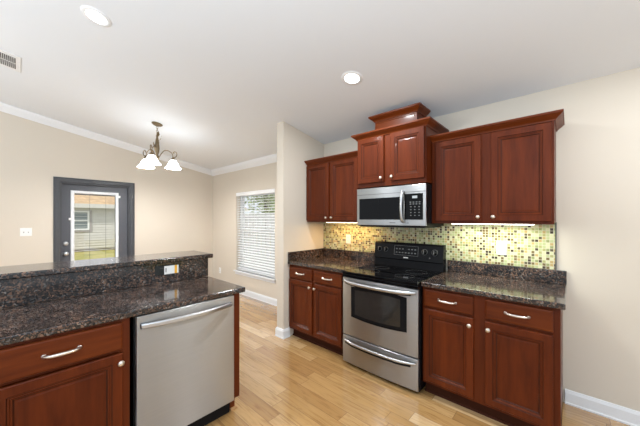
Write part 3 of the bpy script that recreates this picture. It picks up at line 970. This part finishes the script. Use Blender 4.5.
# window blinds
bl = thing('window_blind', ((x0+x1)/2, WY+0.04, W1[2]), 'white slatted blind hanging in the window', 'blind')
bx = hw-0.012
hgt = W1[3]-W1[2]
b = MB(); b.box(-hw+0.002, hw-0.002, -0.045, 0.022, hgt-0.068, hgt-0.002, 0.006); b.build('headrail', M['slat'], bl)
b = MB()
pitch = 0.047; ta = math.radians(16)
z = 0.05
while z < hgt-0.085:
    c_, s_ = 0.024*math.cos(ta), 0.024*math.sin(ta)
    lp = []
    for xx in (-bx, bx):
        lp.append([(xx, -c_, z-s_), (xx, 0, z+0.0035), (xx, c_, z+s_), (xx, c_, z+s_+0.002), (xx, 0, z+0.0058), (xx, -c_, z-s_+0.002)])
    b.loft(lp)
    z += pitch
b.build('slats', M['slat'], bl)
b = MB(); b.box(-bx, bx, -0.025, 0.025, 0.006, 0.026, 0.004); b.build('bottom_rail', M['slat'], bl)
for xx in (-bx+0.16, 0, bx-0.16):
    MB().tube([(xx, -0.027, 0.02), (xx, -0.027, hgt-0.07)], 0.0014, 6).build('ladder_cord', M['slat'], bl)
MB().tube([(-bx+0.05, -0.040, 0.62), (-bx+0.05, -0.040, hgt-0.06)], 0.004, 8).build('tilt_wand', M['slat'], bl)

# recessed ceiling lights
cn = Vector((0, -S, -1)).normalized()
tiltm = Matrix.Rotation(math.atan(S), 4, 'X').inverted()
def can(x, y, label):
    o = thing('recessed_light', (x, y, cz(y)), label, 'ceiling light', group='recessed ceiling lights')
    o.rotation_euler = (-math.atan(S), 0, 0)
    MB().lathe([(0.062, -0.0005), (0.062, -0.006), (0.068, -0.009), (0.088, -0.006), (0.092, -0.0005)], 32).build('trim_ring', M['trim'], o)
    MB().lathe([(0, -0.001), (0.0615, -0.001), (0.0615, -0.004), (0, -0.005)], 32, cap=True).build('lens', M['lens'], o)
    ld = bpy.data.lights.new('recessed_lamp', 'AREA')
    ld.shape = 'DISK'; ld.size = 0.12; ld.energy = CAN_POWER; ld.color = (0.93, 0.97, 1.0)
    lo = bpy.data.objects.new('recessed_lamp', ld); C.objects.link(lo)
    lo.parent = o; lo.location = (0, 0, -0.010)
    return o
can(-2.546, 0.385, 'lit recessed ceiling light above the peninsula')
can(-1.373, 1.914, 'lit recessed ceiling light in front of the range')
can(0.63, 1.914, 'lit recessed ceiling light out over the right end of the kitchen')

# ceiling vent
vy = 0.022
vt = thing('ceiling_vent', (-4.06, vy, cz(vy)), 'white slotted air vent in the sloped ceiling', 'vent')
vt.rotation_euler = (-math.atan(S), 0, 0)
# extends toward -y out of the frame
b = MB()
b.box(-0.20, 0.20, -0.36, 0.0, -0.008, -0.0005, 0.003)
b.build('vent_frame', M['vent'], vt)
b = MB()
for k in range(2):
    xa = -0.14+k*0.15
    b.box(xa, xa+0.13, -0.325, -0.035, -0.0095, -0.0075)
b.build('vent_slots', M['slot'], vt)
b = MB()
for k in range(2):
    xa = -0.14+k*0.15
    for i in range(22):
        yy = -0.325+i*0.0132
        b.box(xa, xa+0.13, yy, yy+0.0035, -0.012, -0.0085)
b.build('louvers', M['vent'], vt)

# chandelier
CXh, CYh = -4.20, 1.29
cz0 = cz(CYh)
cl = thing('chandelier', (CXh, CYh, cz0), 'bronze three-arm chandelier with white bell shades over the dining area', 'chandelier')
cm = Matrix.Rotation(-math.atan(S), 4, 'X')
MB().lathe([(0, -0.001), (0.066, -0.001), (0.068, -0.008), (0.056, -0.020), (0.030, -0.030), (0.012, -0.038), (0, -0.042)], 24, cm, cap=True).build('canopy', M['bronze'], cl)
b = MB()
zc = -0.050
for k in range(4):
    pts = [(0.011*math.cos(a)*(1 if k % 2 else 0), 0.011*math.cos(a)*(0 if k % 2 else 1), zc-0.002+0.018*math.sin(a)) for a in [2*PI*i/12 for i in range(13)]]
    b.tube(pts, 0.0028, 6); zc -= 0.026
b.build('chain', M['bronze'], cl)
b = MB()
b.lathe([(0, -0.165), (0.010, -0.17), (0.007, -0.185), (0.016, -0.20), (0.012, -0.22), (0.020, -0.26), (0.026, -0.32), (0.030, -0.38), (0.022, -0.43), (0.014, -0.46), (0.024, -0.49), (0.026, -0.51), (0.012, -0.535), (0.015, -0.55), (0.004, -0.575), (0, -0.58)], 16, cap=True)
b.build('stem', M['bronze'], cl).location.z = 0.034
b = MB()
for k in range(5):
    a = k*1.3; z0_ = -0.22-0.045*k
    d = Vector((math.cos(a), math.sin(a), 0)); q = Vector((-d.y, d.x, 0))
    c0 = d*0.02+Vector((0, 0, z0_))
    b.loft([[c0-q*0.004, c0+q*0.004, c0+q*0.004+d*0.003, c0-q*0.004+d*0.003], [c0+d*0.02+q*-0.018+Vector((0, 0, 0.028)), c0+d*0.02+q*0.018+Vector((0, 0, 0.028)), c0+d*0.024+q*0.018+Vector((0, 0, 0.028)), c0+d*0.024-q*0.018+Vector((0, 0, 0.028))],
            [c0+d*0.03-q*0.003+Vector((0, 0, 0.07)), c0+d*0.03+q*0.003+Vector((0, 0, 0.07)), c0+d*0.033+q*0.003+Vector((0, 0, 0.07)), c0+d*0.033-q*0.003+Vector((0, 0, 0.07))]])
b.build('leaf_ornament', M['bronze'], cl).location.z = 0.034
vd = Vector((-math.sin(math.radians(42.3)), math.cos(math.radians(42.3)), 0)); vr = Vector((vd.y, -vd.x, 0))
R_ = 0.20
CD = 0.034
for k, ang in enumerate((-1.347, 0.747, 2.842)):
    d = vr*math.cos(ang)+vd*math.sin(ang)
    def P(r, z): return d*r+Vector((0, 0, z))
    arm = spline([P(0.018, -0.50), P(0.05, -0.44), P(0.09, -0.39), P(0.14, -0.385), P(0.19, -0.42), P(R_, -0.465), P(R_+0.035, -0.455), P(R_+0.05, -0.415), P(R_+0.03, -0.385), P(R_+0.005, -0.395), P(R_+0.012, -0.415)], 5)
    ao = MB().tube(arm, 0.0058, 8).build('arm', M['bronze'], cl)
    ao.location.z = CD
    cc = d*R_
    so = MB().lathe([(0, -0.462), (0.010, -0.462), (0.012, -0.475), (0.024, -0.485), (0.028, -0.505), (0.030, -0.512), (0, -0.514)], 16, Matrix.Translation(cc)).build('socket_cup', M['bronze'], ao)
    pr = [(0.026, -0.508), (0.040, -0.522), (0.056, -0.548), (0.068, -0.575), (0.082, -0.600), (0.102, -0.620), (0.106, -0.626)]
    inn = [(r-0.003, z-0.001) for r, z in pr[::-1]]
    MB().lathe(pr+inn, 28, Matrix.Translation(cc)).build('shade', M['shade'], ao)
    ld = bpy.data.lights.new('chandelier_bulb', 'POINT')
    ld.energy = 18; ld.shadow_soft_size = 0.03; ld.color = (0.98, 0.98, 0.98)
    lo = bpy.data.objects.new('chandelier_bulb', ld); C.objects.link(lo)
    lo.parent = cl; lo.location = cc+Vector((0, 0, -0.60+CD))

# under-cabinet light bars
def bar(xa, xb, mat, col, power, label):
    o = thing('light_bar', ((xa+xb)/2, 2.665, uz0), label, 'under-cabinet light')
    h = (xb-xa)/2
    MB().box(-h, h, -0.03, 0.03, -0.004, 0.0115, 0.002).build('housing', M['plate'], o)
    MB().box(-h+0.005, h-0.005, -0.024, 0.024, -0.009, -0.0045, 0.002).build('diffuser', mat, o)
    ld = bpy.data.lights.new('bar_lamp', 'AREA'); ld.shape = 'RECTANGLE'; ld.size = 2*h-0.02; ld.size_y = 0.04; ld.energy = power; ld.color = col
    lo = bpy.data.objects.new('bar_lamp', ld); C.objects.link(lo); lo.parent = o; lo.location = (0, 0, -0.011)
bar(-2.30, -1.70, M['bar_warm'], (1.0, 0.58, 0.17), 2.4, 'warm glowing light bar under the upper cabinet left of the microwave')
bar(-0.80, -0.20, M['bar_cool'], (0.95, 1.0, 0.84), 3.2, 'white glowing light bar under the wide upper cabinet')
